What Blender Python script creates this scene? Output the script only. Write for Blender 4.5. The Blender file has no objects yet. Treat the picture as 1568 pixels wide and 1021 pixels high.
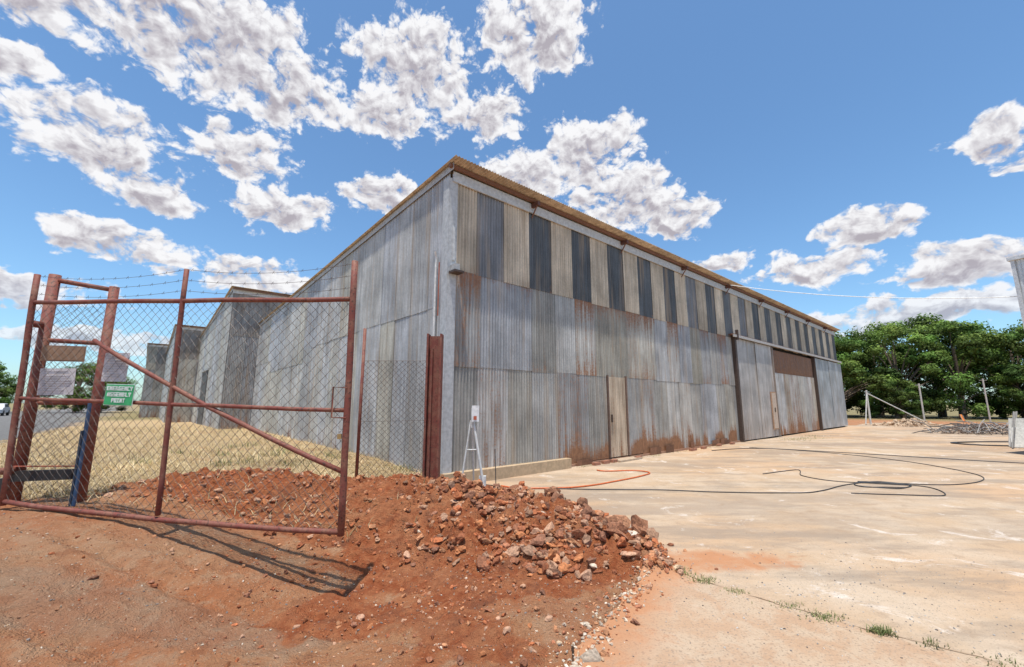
import bpy, math, random, bmesh
from mathutils import Vector, noise, Matrix
random.seed(7)
sc = bpy.context.scene
sc.view_settings.view_transform = 'Standard'
sc.view_settings.look = 'None'
sc.view_settings.exposure = 0
COL = sc.collection

def sm(a, b, x):
    t = max(0.0, min(1.0, (x - a) / (b - a)))
    return t * t * (3 - 2 * t)
def fr(x, y, f, o=4, z=0.0):
    return noise.fractal(Vector((x * f, y * f, z)), 1.0, 2.0, o)

# ------------------------------------------------------------ mesh builder
class MB:
    def __init__(s):
        s.v = []; s.f = []; s.c = []; s.m = []
    def add(s, vs, fs, col=(1, 1, 1, 0), mat=0):
        o = len(s.v)
        s.v.extend([tuple(p) for p in vs])
        if len(col) and isinstance(col[0], (tuple, list)):
            s.c.extend(col)
        else:
            c = tuple(col) if len(col) == 4 else tuple(col) + (0,)
            s.c.extend([c] * len(vs))
        for f in fs:
            s.f.append(tuple(i + o for i in f)); s.m.append(mat)
    def box(s, o, ax, ay, az, col=(1, 1, 1, 0), mat=0):
        """box from corner o spanned by 3 vectors"""
        o = Vector(o); ax = Vector(ax); ay = Vector(ay); az = Vector(az)
        if ax.cross(ay).dot(az) < 0: ax, ay = ay, ax
        p = [o, o+ax, o+ax+ay, o+ay, o+az, o+ax+az, o+ax+ay+az, o+ay+az]
        s.add(p, [(3,2,1,0),(4,5,6,7),(0,1,5,4),(1,2,6,5),(2,3,7,6),(3,0,4,7)], col, mat)
    def tube(s, pts, r, n=8, col=(1,1,1,0), mat=0, r2=None, caps=True):
        pts = [Vector(p) for p in pts]
        vs = []; k = len(pts)
        for i, p in enumerate(pts):
            d = (pts[min(i+1, k-1)] - pts[max(i-1, 0)])
            if d.length < 1e-9: d = Vector((0,0,1))
            d.normalize()
            a = Vector((0,0,1)) if abs(d.z) < .9 else Vector((1,0,0))
            x = d.cross(a).normalized(); y = d.cross(x)
            rr = r if r2 is None else r + (r2 - r) * i / (k - 1)
            for j in range(n):
                an = 2*math.pi*j/n
                vs.append(p + x*math.cos(an)*rr + y*math.sin(an)*rr)
        fs = []
        for i in range(k-1):
            for j in range(n):
                fs.append((i*n+j, (i+1)*n+j, (i+1)*n+(j+1) % n, i*n+(j+1) % n))
        if caps:
            fs.append(tuple(range(n))); fs.append(tuple((k-1)*n+j for j in range(n-1, -1, -1)))
        s.add(vs, fs, col, mat)
    def obj(s, name, mats, parent=None, smooth=False):
        me = bpy.data.meshes.new(name)
        me.from_pydata(s.v, [], s.f)
        for m in mats: me.materials.append(m)
        me.polygons.foreach_set('material_index', s.m)
        if smooth: me.polygons.foreach_set('use_smooth', [True]*len(s.f))
        a = me.color_attributes.new('Col', 'FLOAT_COLOR', 'POINT')
        a.data.foreach_set('color', [x for c in s.c for x in c])
        me.update()
        ob = bpy.data.objects.new(name, me); COL.objects.link(ob)
        if parent: ob.parent = parent
        return ob
def empty(name):
    e = bpy.data.objects.new(name, None); COL.objects.link(e); return e

# ------------------------------------------------------------ node helpers
class NT:
    def __init__(s, tree): s.t = tree; s.n = tree.nodes; s.l = tree.links
    def put(s, sock, v):
        if isinstance(v, bpy.types.NodeSocket): s.l.new(v, sock)
        elif v is not None: sock.default_value = v
    def math(s, op, a, b=None, c=None, clamp=False):
        n = s.n.new('ShaderNodeMath'); n.operation = op; n.use_clamp = clamp
        s.put(n.inputs[0], a); s.put(n.inputs[1], b)
        if c is not None: s.put(n.inputs[2], c)
        return n.outputs[0]
    def vm(s, op, a, b=None):
        n = s.n.new('ShaderNodeVectorMath'); n.operation = op
        s.put(n.inputs[0], a); s.put(n.inputs[1], b)
        return n.outputs['Value'] if op in ('LENGTH', 'DOT_PRODUCT') else n.outputs[0]
    def noise(s, vec, scale, detail=5, rough=.55, dist=0, dim='3D', color=False):
        n = s.n.new('ShaderNodeTexNoise'); n.noise_dimensions = dim
        if vec is not None: s.l.new(vec, n.inputs['Vector'])
        n.inputs['Scale'].default_value = scale; n.inputs['Detail'].default_value = detail
        n.inputs['Roughness'].default_value = rough; n.inputs['Distortion'].default_value = dist
        return n.outputs['Color'] if color else n.outputs[0]
    def ss(s, x, a, b, o0=0.0, o1=1.0):
        n = s.n.new('ShaderNodeMapRange'); n.interpolation_type = 'SMOOTHSTEP'
        s.put(n.inputs[0], x); n.inputs[1].default_value = a; n.inputs[2].default_value = b
        n.inputs[3].default_value = o0; n.inputs[4].default_value = o1
        return n.outputs[0]
    def mix(s, f, a, b, mode='MIX'):
        n = s.n.new('ShaderNodeMix'); n.data_type = 'RGBA'; n.blend_type = mode
        s.put(n.inputs[0], f)
        for i, v in ((6, a), (7, b)):
            if isinstance(v, (tuple, list)): v = tuple(v) + ((1,) if len(v) == 3 else ())
            s.put(n.inputs[i], v)
        return n.outputs[2]
    def scale(s, col, f):
        n = s.n.new('ShaderNodeVectorMath'); n.operation = 'SCALE'
        s.put(n.inputs[0], col); s.put(n.inputs['Scale'], f); return n.outputs[0]
    def sep(s, v):
        n = s.n.new('ShaderNodeSeparateXYZ'); s.l.new(v, n.inputs[0]); return n.outputs
    def comb(s, x, y, z):
        n = s.n.new('ShaderNodeCombineXYZ'); s.put(n.inputs[0], x); s.put(n.inputs[1], y); s.put(n.inputs[2], z)
        return n.outputs[0]
    def mapv(s, v, sc_, loc=(0,0,0), rot=0):
        n = s.n.new('ShaderNodeMapping'); s.l.new(v, n.inputs[0]); n.inputs['Scale'].default_value = sc_
        n.inputs['Location'].default_value = loc; n.inputs['Rotation'].default_value = (0, 0, rot)
        return n.outputs[0]
    def attr(s, name='Col'):
        n = s.n.new('ShaderNodeAttribute'); n.attribute_name = name; return n
    def pos(s):
        return s.n.new('ShaderNodeNewGeometry').outputs['Position']
    def bump(s, h, strength, dist, bsdf, prev=None):
        n = s.n.new('ShaderNodeBump'); s.l.new(h, n.inputs['Height'])
        n.inputs['Strength'].default_value = strength; n.inputs['Distance'].default_value = dist
        if prev is not None: s.l.new(prev, n.inputs['Normal'])
        s.l.new(n.outputs[0], bsdf.inputs['Normal']); return n.outputs[0]
def newmat(name):
    m = bpy.data.materials.new(name); m.use_nodes = True
    t = NT(m.node_tree); b = m.node_tree.nodes['Principled BSDF']
    return m, t, b

def simple(name, col, rough=.6, metal=0, var=.25, sc_=12, bump=.2, usecol=False):
    m, t, b = newmat(name); p = t.pos()
    n = t.noise(p, sc_, 6)
    f = t.ss(n, .25, .75, 1-var, 1+var)
    base = t.attr().outputs['Color'] if usecol else t.mix(0.0, tuple(col), tuple(col))
    c = t.scale(base, f)
    t.put(b.inputs['Base Color'], c); b.inputs['Roughness'].default_value = rough
    b.inputs['Metallic'].default_value = metal
    if bump: t.bump(n, bump, .01, b)
    return m

def iron_mat():
    m, t, b = newmat('weathered_corrugated_iron'); p = t.pos(); a = t.attr()
    n1 = t.noise(p, 1.1, 6); st = t.noise(t.mapv(p, (9, 9, .55)), 1.0, 6, .65)
    fine = t.noise(p, 22, 5, .6)
    f = t.math('MULTIPLY', t.ss(n1, .3, .7, .76, 1.17), t.ss(st, .3, .72, 1.20, .74))
    f = t.math('MULTIPLY', f, t.ss(fine, .3, .7, .90, 1.08))
    c = t.scale(a.outputs['Color'], f)
    tan = t.mix(t.ss(t.noise(t.mapv(p, (5, 5, .3), (7, 2, 1)), 1.0, 5, .6), .50, .72, 0, .55), c, (.40, .29, .19))
    rn = t.math('ADD', t.math('MULTIPLY', st, .55), t.math('MULTIPLY', fine, .45))
    rf = t.ss(t.math('ADD', rn, t.math('MULTIPLY', a.outputs['Alpha'], .62)), .62, .88)
    rust = t.mix(t.noise(p, 9, 4), (.13, .055, .03), (.40, .20, .10))
    c2 = t.mix(rf, tan, rust)
    t.put(b.inputs['Base Color'], c2)
    t.put(b.inputs['Metallic'], t.math('MULTIPLY', t.math('SUBTRACT', 1.0, rf), .12))
    t.put(b.inputs['Roughness'], t.ss(st, .3, .7, .40, .60))
    t.bump(n1, .2, .06, b)
    return m
IRON = iron_mat()

def rustpaint_mat():
    m, t, b = newmat('rusty_red_paint'); p = t.pos()
    n = t.noise(p, 7, 7, .65); n2 = t.noise(p, 40, 4)
    c = t.mix(t.ss(n, .42, .6), (.20, .05, .034), (.24, .095, .06))
    c = t.mix(t.ss(n2, .53, .68), c, (.085, .035, .025))
    c = t.mix(t.ss(t.noise(p, 3, 5), .60, .75, 0, .45), c, (.34, .20, .14))
    t.put(b.inputs['Base Color'], c); b.inputs['Roughness'].default_value = .7
    t.bump(n2, .45, .004, b)
    return m
RUST = rustpaint_mat()
GALV = simple('rusty_galvanised_wire', (.105, .08, .068), .55, .2, .35, 30, 0)
COLM = simple('painted_varied', (1, 1, 1), .6, 0, .18, 14, .15, usecol=True)
DARK = simple('dark_leak_blocker', (.03, .028, .025), .9)  # for the unseen boxes that block light inside the buildings
HOSE = simple('black_rubber', (.025, .025, .027), .45, 0, .2, 20, 0)
ORANGE = simple('orange_hose_rubber', (.62, .14, .04), .45, 0, .2, 20, 0)

# ------------------------------------------------------------ site frame
C = Vector((-1.26, 7.96, 0))
S = Vector((.7559, .6548, 0)); T = Vector((-.6548, .7559, 0)); Z = Vector((0, 0, 1))
def W(s, t, z): return C + S*s + T*t + Z*z
def st(x, y):
    d = Vector((x, y, 0)) - C
    return d.dot(S), d.dot(T)

# ------------------------------------------------------------ ground
ridge = [(-5.2, 5.5, .03, .5), (-4.2, 5.95, .15, .7), (-3.1, 6.1, .25, .95), (-2.0, 6.15, .38, 1.1), (-1.1, 6.1, .44, 1.1), (-.3, 5.7, .38, 1.05),
         (.3, 5.3, .34, .85), (.75, 4.9, .29, .75), (1.15, 4.45, .20, .5)]
def mound(x, y):
    best = 0
    if not (-6.5 < x < 2.5 and 3 < y < 8.2): return 0
    for i in range(len(ridge)-1):
        x0, y0, h0, w0 = ridge[i]; x1, y1, h1, w1 = ridge[i+1]
        dx, dy = x1-x0, y1-y0
        u = max(0, min(1, ((x-x0)*dx+(y-y0)*dy)/(dx*dx+dy*dy)))
        qx, qy = x-(x0+u*dx), y-(y0+u*dy)
        w = w0+(w1-w0)*u
        side = dx*qy-dy*qx
        if side < 0: w *= 1.45
        else: w *= .75
        d = math.hypot(qx, qy)/w
        if d < 1:
            best = max(best, (h0+(h1-h0)*u)*(1-d*d)**1.3)
    return best
def xb(y):
    tab = [(-5, -4), (1.5, -.35), (2.4, .15), (2.83, .42), (3.3, .69), (3.8, 1.05), (4.15, 1.3), (4.6, 1.25), (5.0, 1.0), (5.6, .55), (6.5, .1), (7.96, -.6), (9, -1.5)]
    if y <= tab[0][0]: return tab[0][1]
    for i in range(len(tab)-1):
        if tab[i][0] <= y <= tab[i+1][0]:
            u = (y-tab[i][0])/(tab[i+1][0]-tab[i][0]); return tab[i][1]+u*(tab[i+1][1]-tab[i][1])
    return -1e9
def zones(x, y):
    s_, t_ = st(x, y)
    n = fr(x, y, 1.6, 4) if abs(x) < 30 and abs(y) < 30 else 0
    conc = sm(-.10, .10, x - xb(y) + n*.16)
    if t_ > .3: conc = 0
    if s_ > 34: conc *= 1-.6*sm(34, 40, s_)
    bx = 5.1+(x+5)*.36 if x < -1 else 6.6
    straw = sm(-.15, .25, y - bx + n*.25) * (1 if x < -.6 else 0) * (1-conc)
    a_ = -s_
    if a_ < -.5: straw = 0
    road = 0
    if a_ > 7.5 and y > 5: road = sm(7.5, 8.1, a_ + n*.4)
    if a_ > 22 : road *= 1-sm(22, 23, a_)
    straw *= (1-road)
    m = mound(x, y)
    fresh = sm(.01, .08, m)
    d = math.hypot((x+.40)/1.65, (y-4.3)/1.5)
    fresh = max(fresh, (1-sm(.5, 1.2, d+n*.6))*.9) * (1-conc*.9)
    straw *= (1-fresh)
    return conc, straw, road, fresh
def zones2(x, y):
    """R red-soil wash over the slab, G worn apron in front of the joint, B gravelly verge"""
    if not (-9 < x < 14 and -3 < y < 16): return (0, 0, 0, 0)
    d = x-xb(y)
    wash = (1-sm(.0, .9, d)) if y < 8 else 0
    wash = max(wash, .9*(1-sm(.3, 1.1, math.hypot((x-1.9)/1.3, (y-4.3)/.45))))
    apron = 1-sm(-.1, .1, (x-1.3)+(y-4.12)*1.06) if y < 4.4 else 0
    verge = 1-sm(.3, 1.0, abs((y-3.1)+(x+3.0)*-.12)/.55) if x < -1.2 else 0
    verge = max(verge, 1-sm(.4, 1.1, math.hypot((x+1.3)/1.2, (y-2.3)/.4)))
    return (wash, apron, verge, 0)
def height(x, y):
    left = sm(-1.7, -4.6, x)
    z = .42*left*(1-.5*sm(6, 13, y))
    if x < -12: z *= 1-sm(12, 30, -x)
    z += .14*sm(6.2, 7.2, y)*sm(-.8, -1.5, x)*(1-left)*(1-sm(12, 30, y))
    z -= .19*math.exp(-(((x+1.3)/1.0)**2+((y-3.8)/.9)**2))
    if -14 < x < 14 and -3 < y < 18:
        c, g, r, f = zones(x, y)
        z += fr(x, y, .5, 3)*.03*(1-c)
        z += fr(x, y, 3.2, 4, 3)*.026*(1-c)*(1-r)
        if y < 4.2 and x < .5:   # shallow wheel ruts
            wv = .08*fr(x, 0, .8, 2)
            for y0 in (2.55, 3.35):
                e_ = y-(y0-.22*(x+1.5)+wv)
                z -= .035*math.exp(-(e_/.10)**2)*(1-c); z += .018*math.exp(-((abs(e_)-.17)/.06)**2)*(1-c)
        m = mound(x, y)
        if m > 0:
            z += m*(1+.35*fr(x, y, 2.2, 4, 9)) + min(1, m*8)*(.085*fr(x, y, 5, 5, 5) + .03*abs(fr(x, y, 13, 3, 8)))
        z += f*(1-c)*.04*fr(x, y, 6, 5, 5)
        z += c*.015
        z += c*fr(x, y, .7, 2)*.006
    return z
def axis(lo, hi, step, far, g):
    a = []; x = lo
    while x <= hi: a.append(x); x += step
    d = step; x = a[-1]; b = []
    while x < far: d *= g; x += d; b.append(x)
    d = step; x = lo; c = []
    while x > -far: d *= g; x -= d; c.append(x)
    return c[::-1]+a+b
xs = axis(-6.0, 2.6, .028, 4000, 1.065)
ys = axis(1.5, 7.6, .028, 4000, 1.065)
nx, ny = len(xs), len(ys)
gv = []; gc = []; gc2 = []
for y in ys:
    for x in xs:
        gv.append((x, y, height(x, y))); gc.append(zones(x, y)); gc2.append(zones2(x, y))
gf = [(j*nx+i, j*nx+i+1, (j+1)*nx+i+1, (j+1)*nx+i) for j in range(ny-1) for i in range(nx-1)]
me = bpy.data.meshes.new('ground'); me.from_pydata(gv, [], gf)
a = me.color_attributes.new('Zone', 'FLOAT_COLOR', 'POINT'); a.data.foreach_set('color', [q for c in gc for q in c])
a = me.color_attributes.new('Zone2', 'FLOAT_COLOR', 'POINT'); a.data.foreach_set('color', [q for c in gc2 for q in c])
me.polygons.foreach_set('use_smooth', [True]*len(gf))
ground = bpy.data.objects.new('ground', me); COL.objects.link(ground)
m, t, b = newmat('ground_surface'); p = t.pos(); za = t.attr('Zone'); z3 = t.sep(za.outputs['Vector']); zb3 = t.sep(t.attr('Zone2').outputs['Vector'])
n0 = t.noise(p, .22, 5, .6); n1 = t.noise(p, 1.2, 8, .62); n2 = t.noise(p, 13, 7, .65); n3 = t.noise(p, 85, 4, .6); n5 = t.noise(p, 3.7, 7, .68, .4)
def zmask(v, k=.5): return t.ss(t.math('ADD', v, t.math('MULTIPLY', t.math('SUBTRACT', n2, .5), k)), .38, .62)
dirt = t.mix(t.ss(n1, .38, .62), (.46, .17, .07), (.48, .24, .12))
dirt = t.mix(t.ss(n5, .50, .62, 0, .6), dirt, (.52, .32, .19))
dirt = t.mix(t.ss(n0, .45, .6, 0, .3), dirt, (.44, .27, .165))
dirt = t.mix(t.ss(n5, .46, .36, 0, .65), dirt, (.33, .13, .06))
vg = t.ss(t.math('ADD', zb3[2], t.math('MULTIPLY', t.math('SUBTRACT', n5, .5), 2.2)), .35, 1.1, 0, .42)
dirt = t.mix(vg, dirt, t.mix(n2, (.25, .165, .115), (.42, .28, .19)))
dirt = t.mix(t.ss(n3, .58, .70, 0, .6), dirt, (.22, .13, .09))
dirt = t.mix(t.ss(t.noise(p, 55, 3), .62, .72, 0, .7), dirt, (.60, .45, .33))
fresh = t.mix(t.ss(n2, .35, .68), (.32, .085, .030), (.46, .165, .068))
fresh = t.mix(t.ss(n1, .45, .7, 0, .6), fresh, (.48, .23, .115))
fresh = t.mix(t.ss(n5, .52, .64, 0, .6), fresh, (.23, .09, .048))
conc = t.mix(t.ss(n1, .34, .66), (.48, .34, .22), (.54, .42, .305))
conc = t.mix(t.ss(n0, .45, .62, 0, .65), conc, (.52, .32, .18))
stn = t.noise(t.mapv(p, (.30, 1.1, 1)), 1.0, 8, .68)
conc = t.mix(t.ss(stn, .46, .62, 0, .72), conc, (.29, .225, .17))
stn2 = t.noise(t.mapv(p, (.13, .42, 1), (3, 8, 0), -.15), 1.0, 9, .72)
conc = t.mix(t.ss(stn2, .48, .60, 0, .62), conc, (.33, .25, .185))
conc = t.mix(t.ss(t.noise(p, 1.3, 8, .75, .9), .57, .66, 0, .75), conc, (.68, .60, .52))
conc = t.mix(t.ss(n5, .53, .68, 0, .5), conc, (.34, .235, .155))
conc = t.mix(t.ss(n3, .55, .68, 0, .6), conc, (.23, .18, .14))
apron = t.mix(t.ss(n5, .4, .6), (.46, .29, .18), (.51, .38, .265))
apron = t.mix(t.ss(t.noise(p, 60, 3), .54, .64, 0, .8), apron, (.28, .20, .145))
conc = t.mix(t.math('MULTIPLY', zb3[1], .8), conc, apron)
wash = t.ss(t.math('ADD', zb3[0], t.math('MULTIPLY', t.math('SUBTRACT', n5, .5), 1.8)), .35, 1.0, 0, .85)
conc = t.mix(wash, conc, (.46, .205, .095))
straw = t.mix(t.ss(n2, .3, .7), (.40, .26, .13), (.62, .48, .28))
straw = t.mix(t.ss(n1, .5, .68, 0, .6), straw, (.50, .27, .13))
asph = t.mix(n2, (.15, .145, .14), (.25, .24, .23))
c = t.mix(zmask(z3[1]), dirt, straw)
c = t.mix(zmask(za.outputs['Alpha'], .9), c, fresh)
c = t.mix(zmask(z3[2]), c, asph)
cm = zmask(z3[0], .35)
c = t.mix(cm, c, conc)
far = t.ss(t.vm('LENGTH', p), 46, 56)
c = t.mix(t.math('MULTIPLY', far, t.math('SUBTRACT', 1.0, z3[2])), c, t.mix(n1, (.20, .17, .08), (.30, .24, .12)))
t.put(b.inputs['Base Color'], c); b.inputs['Roughness'].default_value = .92
b.inputs['Specular IOR Level'].default_value = .2
h = t.math('ADD', t.math('MULTIPLY', n2, 1.2), t.math('MULTIPLY', n3, .5))
h = t.math('ADD', h, t.math('MULTIPLY', n5, 1.5))
h = t.math('MULTIPLY', h, t.math('SUBTRACT', 1.15, t.math('MULTIPLY', cm, .95)))
t.bump(h, 1.0, .055, b)
me.materials.append(m)

# ------------------------------------------------------------ clods / rubble
def ico(sub):
    bm = bmesh.new(); bmesh.ops.create_icosphere(bm, subdivisions=sub, radius=1)
    v = [x.co.copy() for x in bm.verts]; f = [tuple(q.index for q in fc.verts) for fc in bm.faces]; bm.free(); return v, f
I1 = ico(1); I2 = ico(2)
def rockshape(base, k, rough=.75):
    v, f = base; o = Vector((k*7.3, k*3.1, k*1.7)); r = []
    rd = random.Random(k); dirs = [Vector((rd.gauss(0, 1), rd.gauss(0, 1), rd.gauss(0, 1))).normalized() for _ in range(6)]
    for p in v:
        q = p*(1+rough*.6*noise.noise(p*1.1+o)+rough*.9*noise.noise(p*2.8+o))
        for dd in dirs:
            e = q.dot(dd)
            if e > .6: q = q - dd*(e-.6)
        r.append(q)
    return r, f
R2 = [rockshape(I2, k) for k in range(18)]; R1 = [rockshape(I1, k+30) for k in range(14)]
def put_rock(mb, x, y, size, col, tmpl=None, sink=.3, flat=.75):
    v, f = random.choice(R2 if size > .022 else R1) if tmpl is None else tmpl
    sx, sy, sz = size*random.uniform(.6, 1.5), size*random.uniform(.6, 1.4), size*random.uniform(.5, 1.0)*flat/.75
    M = Matrix.Rotation(random.uniform(0, 6.28), 3, 'Z') @ Matrix.Rotation(random.uniform(-.6, .6), 3, 'X')
    z = height(x, y)+sz*(1-sink)-.3*size
    o = Vector((x, y, z))
    k = random.uniform(.7, 1.25)
    mb.add([o + M @ Vector((p.x*sx, p.y*sy, p.z*sz)) for p in v], f, (col[0]*k, col[1]*k, col[2]*k, 0))
CLOD = simple('clod_soil', (1, 1, 1), .95, 0, .4, 45, .9, usecol=True)
mb = MB()
reds = [(.38, .12, .046), (.33, .13, .065), (.44, .20, .095), (.26, .115, .065), (.40, .15, .058), (.38, .21, .125), (.30, .10, .042), (.44, .25, .155)]
cnt = 0
while cnt < 5600:
    x = random.uniform(-5.0, 1.5); y = random.uniform(3.9, 7.0); mm = mound(x, y)
    if mm < .02: continue
    dens = sm(-1.6, .3, x)
    if random.random() > .25+.75*dens: continue
    if fr(x, y, 1.7, 3, 2) < -.10 and random.random() < .7: cnt += 1; continue
    sz = .007+.040*random.random()**2.3
    if x > -.8 and random.random() < .14: sz = random.uniform(.035, .07)
    put_rock(mb, x, y, sz, random.choice(reds)); cnt += 1
for i in range(2600):
    x = random.gauss(-.3, 1.4); y = random.gauss(4.1, .9)
    if y < 2.0 or x > xb(y)+.25 or mound(x, y) > .1: continue
    put_rock(mb, x, y, .004+.022*random.random()**3, random.choice(reds))
for i in range(90):
    x = random.uniform(-.3, 1.35); y = 6.1-1.25*x+random.gauss(0, .3)
    if y > 6.4: continue
    if y < 4.1: y = 4.2+random.random()*.3
    put_rock(mb, x, y, random.uniform(.05, .11), random.choice([(.32, .14, .075), (.36, .17, .09), (.38, .24, .15), (.26, .115, .06)]), sink=.5)
for i in range(260):   # spill on to the slab
    y = random.uniform(3.9, 6.8); x = xb(y)+abs(random.gauss(0, .22))
    put_rock(mb, x, y, .006+.03*random.random()**3, random.choice(reds))
mb.obj('dirt_rubble_pile', [CLOD])
mb = MB()
pale = [(.54, .43, .32), (.57, .48, .38), (.46, .36, .27), (.54, .38, .24)]
for (x, y, s_) in [(-1.0, 4.75, .04), (1.30, 4.45, .13), (1.18, 4.3, .08), (.72, 4.0, .06), (.35, 5.0, .05), (-.45, 6.0, .05), (1.42, 4.2, .055), (.5, 3.15, .05),
                   (.47, 2.75, .07), (.1, 5.6, .045), (-5.15, 4.35, .10), (-5.0, 4.2, .05), (1.45, 4.0, .045), (.62, 2.95, .04), (.38, 2.62, .06), (.2, 2.4, .05)]:
    put_rock(mb, x, y, s_, random.choice(pale), flat=.5, sink=.45)
for i in range(800):
    y = random.uniform(2.2, 4.6); x = xb(y)+random.gauss(0, .10)
    put_rock(mb, x, y, random.uniform(.004, .018), random.choice(pale+reds[:3]))
mb.obj('broken_concrete_chunks', [CLOD])
mb = MB()
for i in range(6500):
    x = random.uniform(-5.5, 0.6); y = random.uniform(1.7, 4.6)
    if x > xb(y): continue
    put_rock(mb, x, y, .0025+.009*random.random()**4, random.choice(pale+reds+[(.2, .17, .15)]*2))
for i in range(1500):
    x = random.gauss(2.6, 1.1); y = random.gauss(3.7, .6)
    if y < 2.2 or x < xb(y)+.1: continue
    put_rock(mb, x, y, .0025+.006*random.random()**3, random.choice([(.2, .17, .15), (.3, .28, .26), (.5, .45, .4)]))
mb.obj('gravel', [CLOD])

mb = MB()
jl = [(1.3, 4.12), (1.62, 3.82), (2.0, 3.40), (2.4, 3.02), (2.9, 2.66), (3.6, 2.3), (4.6, 1.8)]
pts = []
for i in range(len(jl)-1):
    for k in range(16):
        u = k/16; x = jl[i][0]*(1-u)+jl[i+1][0]*u; y = jl[i][1]*(1-u)+jl[i+1][1]*u
        pts.append((x+.025*noise.noise(Vector((x*5, y*5, 0)))+random.gauss(0, .003), y+.025*noise.noise(Vector((x*5, y*5, 9)))+random.gauss(0, .003)))
vs = []; fs = []
for i, (x, y) in enumerate(pts):
    w = max(.0004, .002+.008*noise.noise(Vector((x*4, y*4, 3))))
    vs += [(x-w, y-w, height(x, y)+.004), (x+w, y+w, height(x, y)+.004)]
    if i: fs.append((2*i-2, 2*i-1, 2*i+1, 2*i))
mb.add(vs, fs, (.30, .19, .11, 0))
mb.obj('slab_joint', [COLM])

# ------------------------------------------------------------ grass
def leafm(name, trans=.3):
    m, t, b = newmat(name); a = t.attr()
    f = t.ss(t.noise(t.pos(), .9, 3), .3, .7, .62, 1.25)
    c = t.scale(a.outputs['Color'], f)
    t.put(b.inputs['Base Color'], c); b.inputs['Roughness'].default_value = .7
    b.inputs['Specular IOR Level'].default_value = .25
    tr = t.n.new('ShaderNodeBsdfTranslucent'); t.put(tr.inputs[0], c)
    mx = t.n.new('ShaderNodeMixShader'); mx.inputs[0].default_value = trans
    out = t.n['Material Output']
    t.l.new(b.outputs[0], mx.inputs[1]); t.l.new(tr.outputs[0], mx.inputs[2]); t.l.new(mx.outputs[0], out.inputs[0])
    return m
GRASS = leafm('dry_grass_blades', .25); LEAF = leafm('tree_leaves', .3)
mb = MB()
def blade(mb, x, y, L, w, tilt, col):
    an = random.uniform(0, 6.283); z = height(x, y)
    d = Vector((math.cos(an)*math.sin(tilt), math.sin(an)*math.sin(tilt), math.cos(tilt)))
    sd = Vector((-math.sin(an), math.cos(an), 0))*w
    o = Vector((x, y, z)); k = random.uniform(.75, 1.25); c = (col[0]*k, col[1]*k, col[2]*k, 0)
    mid = o+d*L*.55; tip = o+d*L+Vector((math.cos(an), math.sin(an), -.6))*L*.22
    mb.add([o-sd, o+sd, mid+sd*.7, mid-sd*.7, tip], [(0, 1, 2, 3), (3, 2, 4)], c)
strawc = [(.66, .52, .30), (.56, .42, .23), (.72, .60, .38), (.46, .33, .18), (.38, .29, .14)]
n = 0
while n < 42000:
    u = random.random(); y = 4.9+u*u*20; x = random.uniform(-1.5*y+1.0 if y > 8 else -9, -1.0)
    cz = zones(x, y)
    if cz[1] < .4:
        if random.random() < .95: continue
        if cz[0] > 0 or cz[2] > 0 or y < 4.6: continue
    if fr(x, y, .9, 3, 4) < -.12 and random.random() < .75: n += 1; continue
    k = 1+y*.05
    blade(mb, x, y, random.uniform(.04, .15)*k, .0035*k, random.uniform(.5, 1.5), random.choice(strawc)); n += 1
mb.obj('dry_grass', [GRASS])
mb = MB()
gr = [(.14, .18, .055), (.22, .25, .09), (.32, .30, .14)]
def tuft(mb, x, y, r, n, L):
    for i in range(n):
        blade(mb, x+random.gauss(0, r), y+random.gauss(0, r*.6), L*random.uniform(.4, 1), .0025+L*.010, random.uniform(.1, 1.1), random.choice(gr))
for (x, y, r, nn, L) in [(1.62, 3.83, .06, 120, .04), (1.8, 3.63, .05, 80, .03), (2.2, 3.22, .07, 130, .04), (2.42, 3.02, .04, 150, .06),
                         (2.6, 2.88, .06, 50, .04), (2.85, 2.7, .08, 60, .03), (1.5, 3.95, .06, 60, .05), (2.05, 3.38, .06, 70, .03)]:
    tuft(mb, x, y, r, nn, L)
for i in range(18):
    tuft(mb, random.uniform(-9, -2.2), random.uniform(7, 13), .15, 45, .25)
for s_ in range(30):
    q = W(random.uniform(3, 12), -.15-random.random()*.1, 0); tuft(mb, q.x, q.y, .05, 8, .08)
for (s_, tt) in [(15.8, -1.2), (16.6, -1.0), (17.5, -1.3), (19, -1.0)]:
    q = W(s_, tt, 0); tuft(mb, q.x, q.y, .3, 90, .12)
mb.obj('green_weeds', [GRASS])

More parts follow.
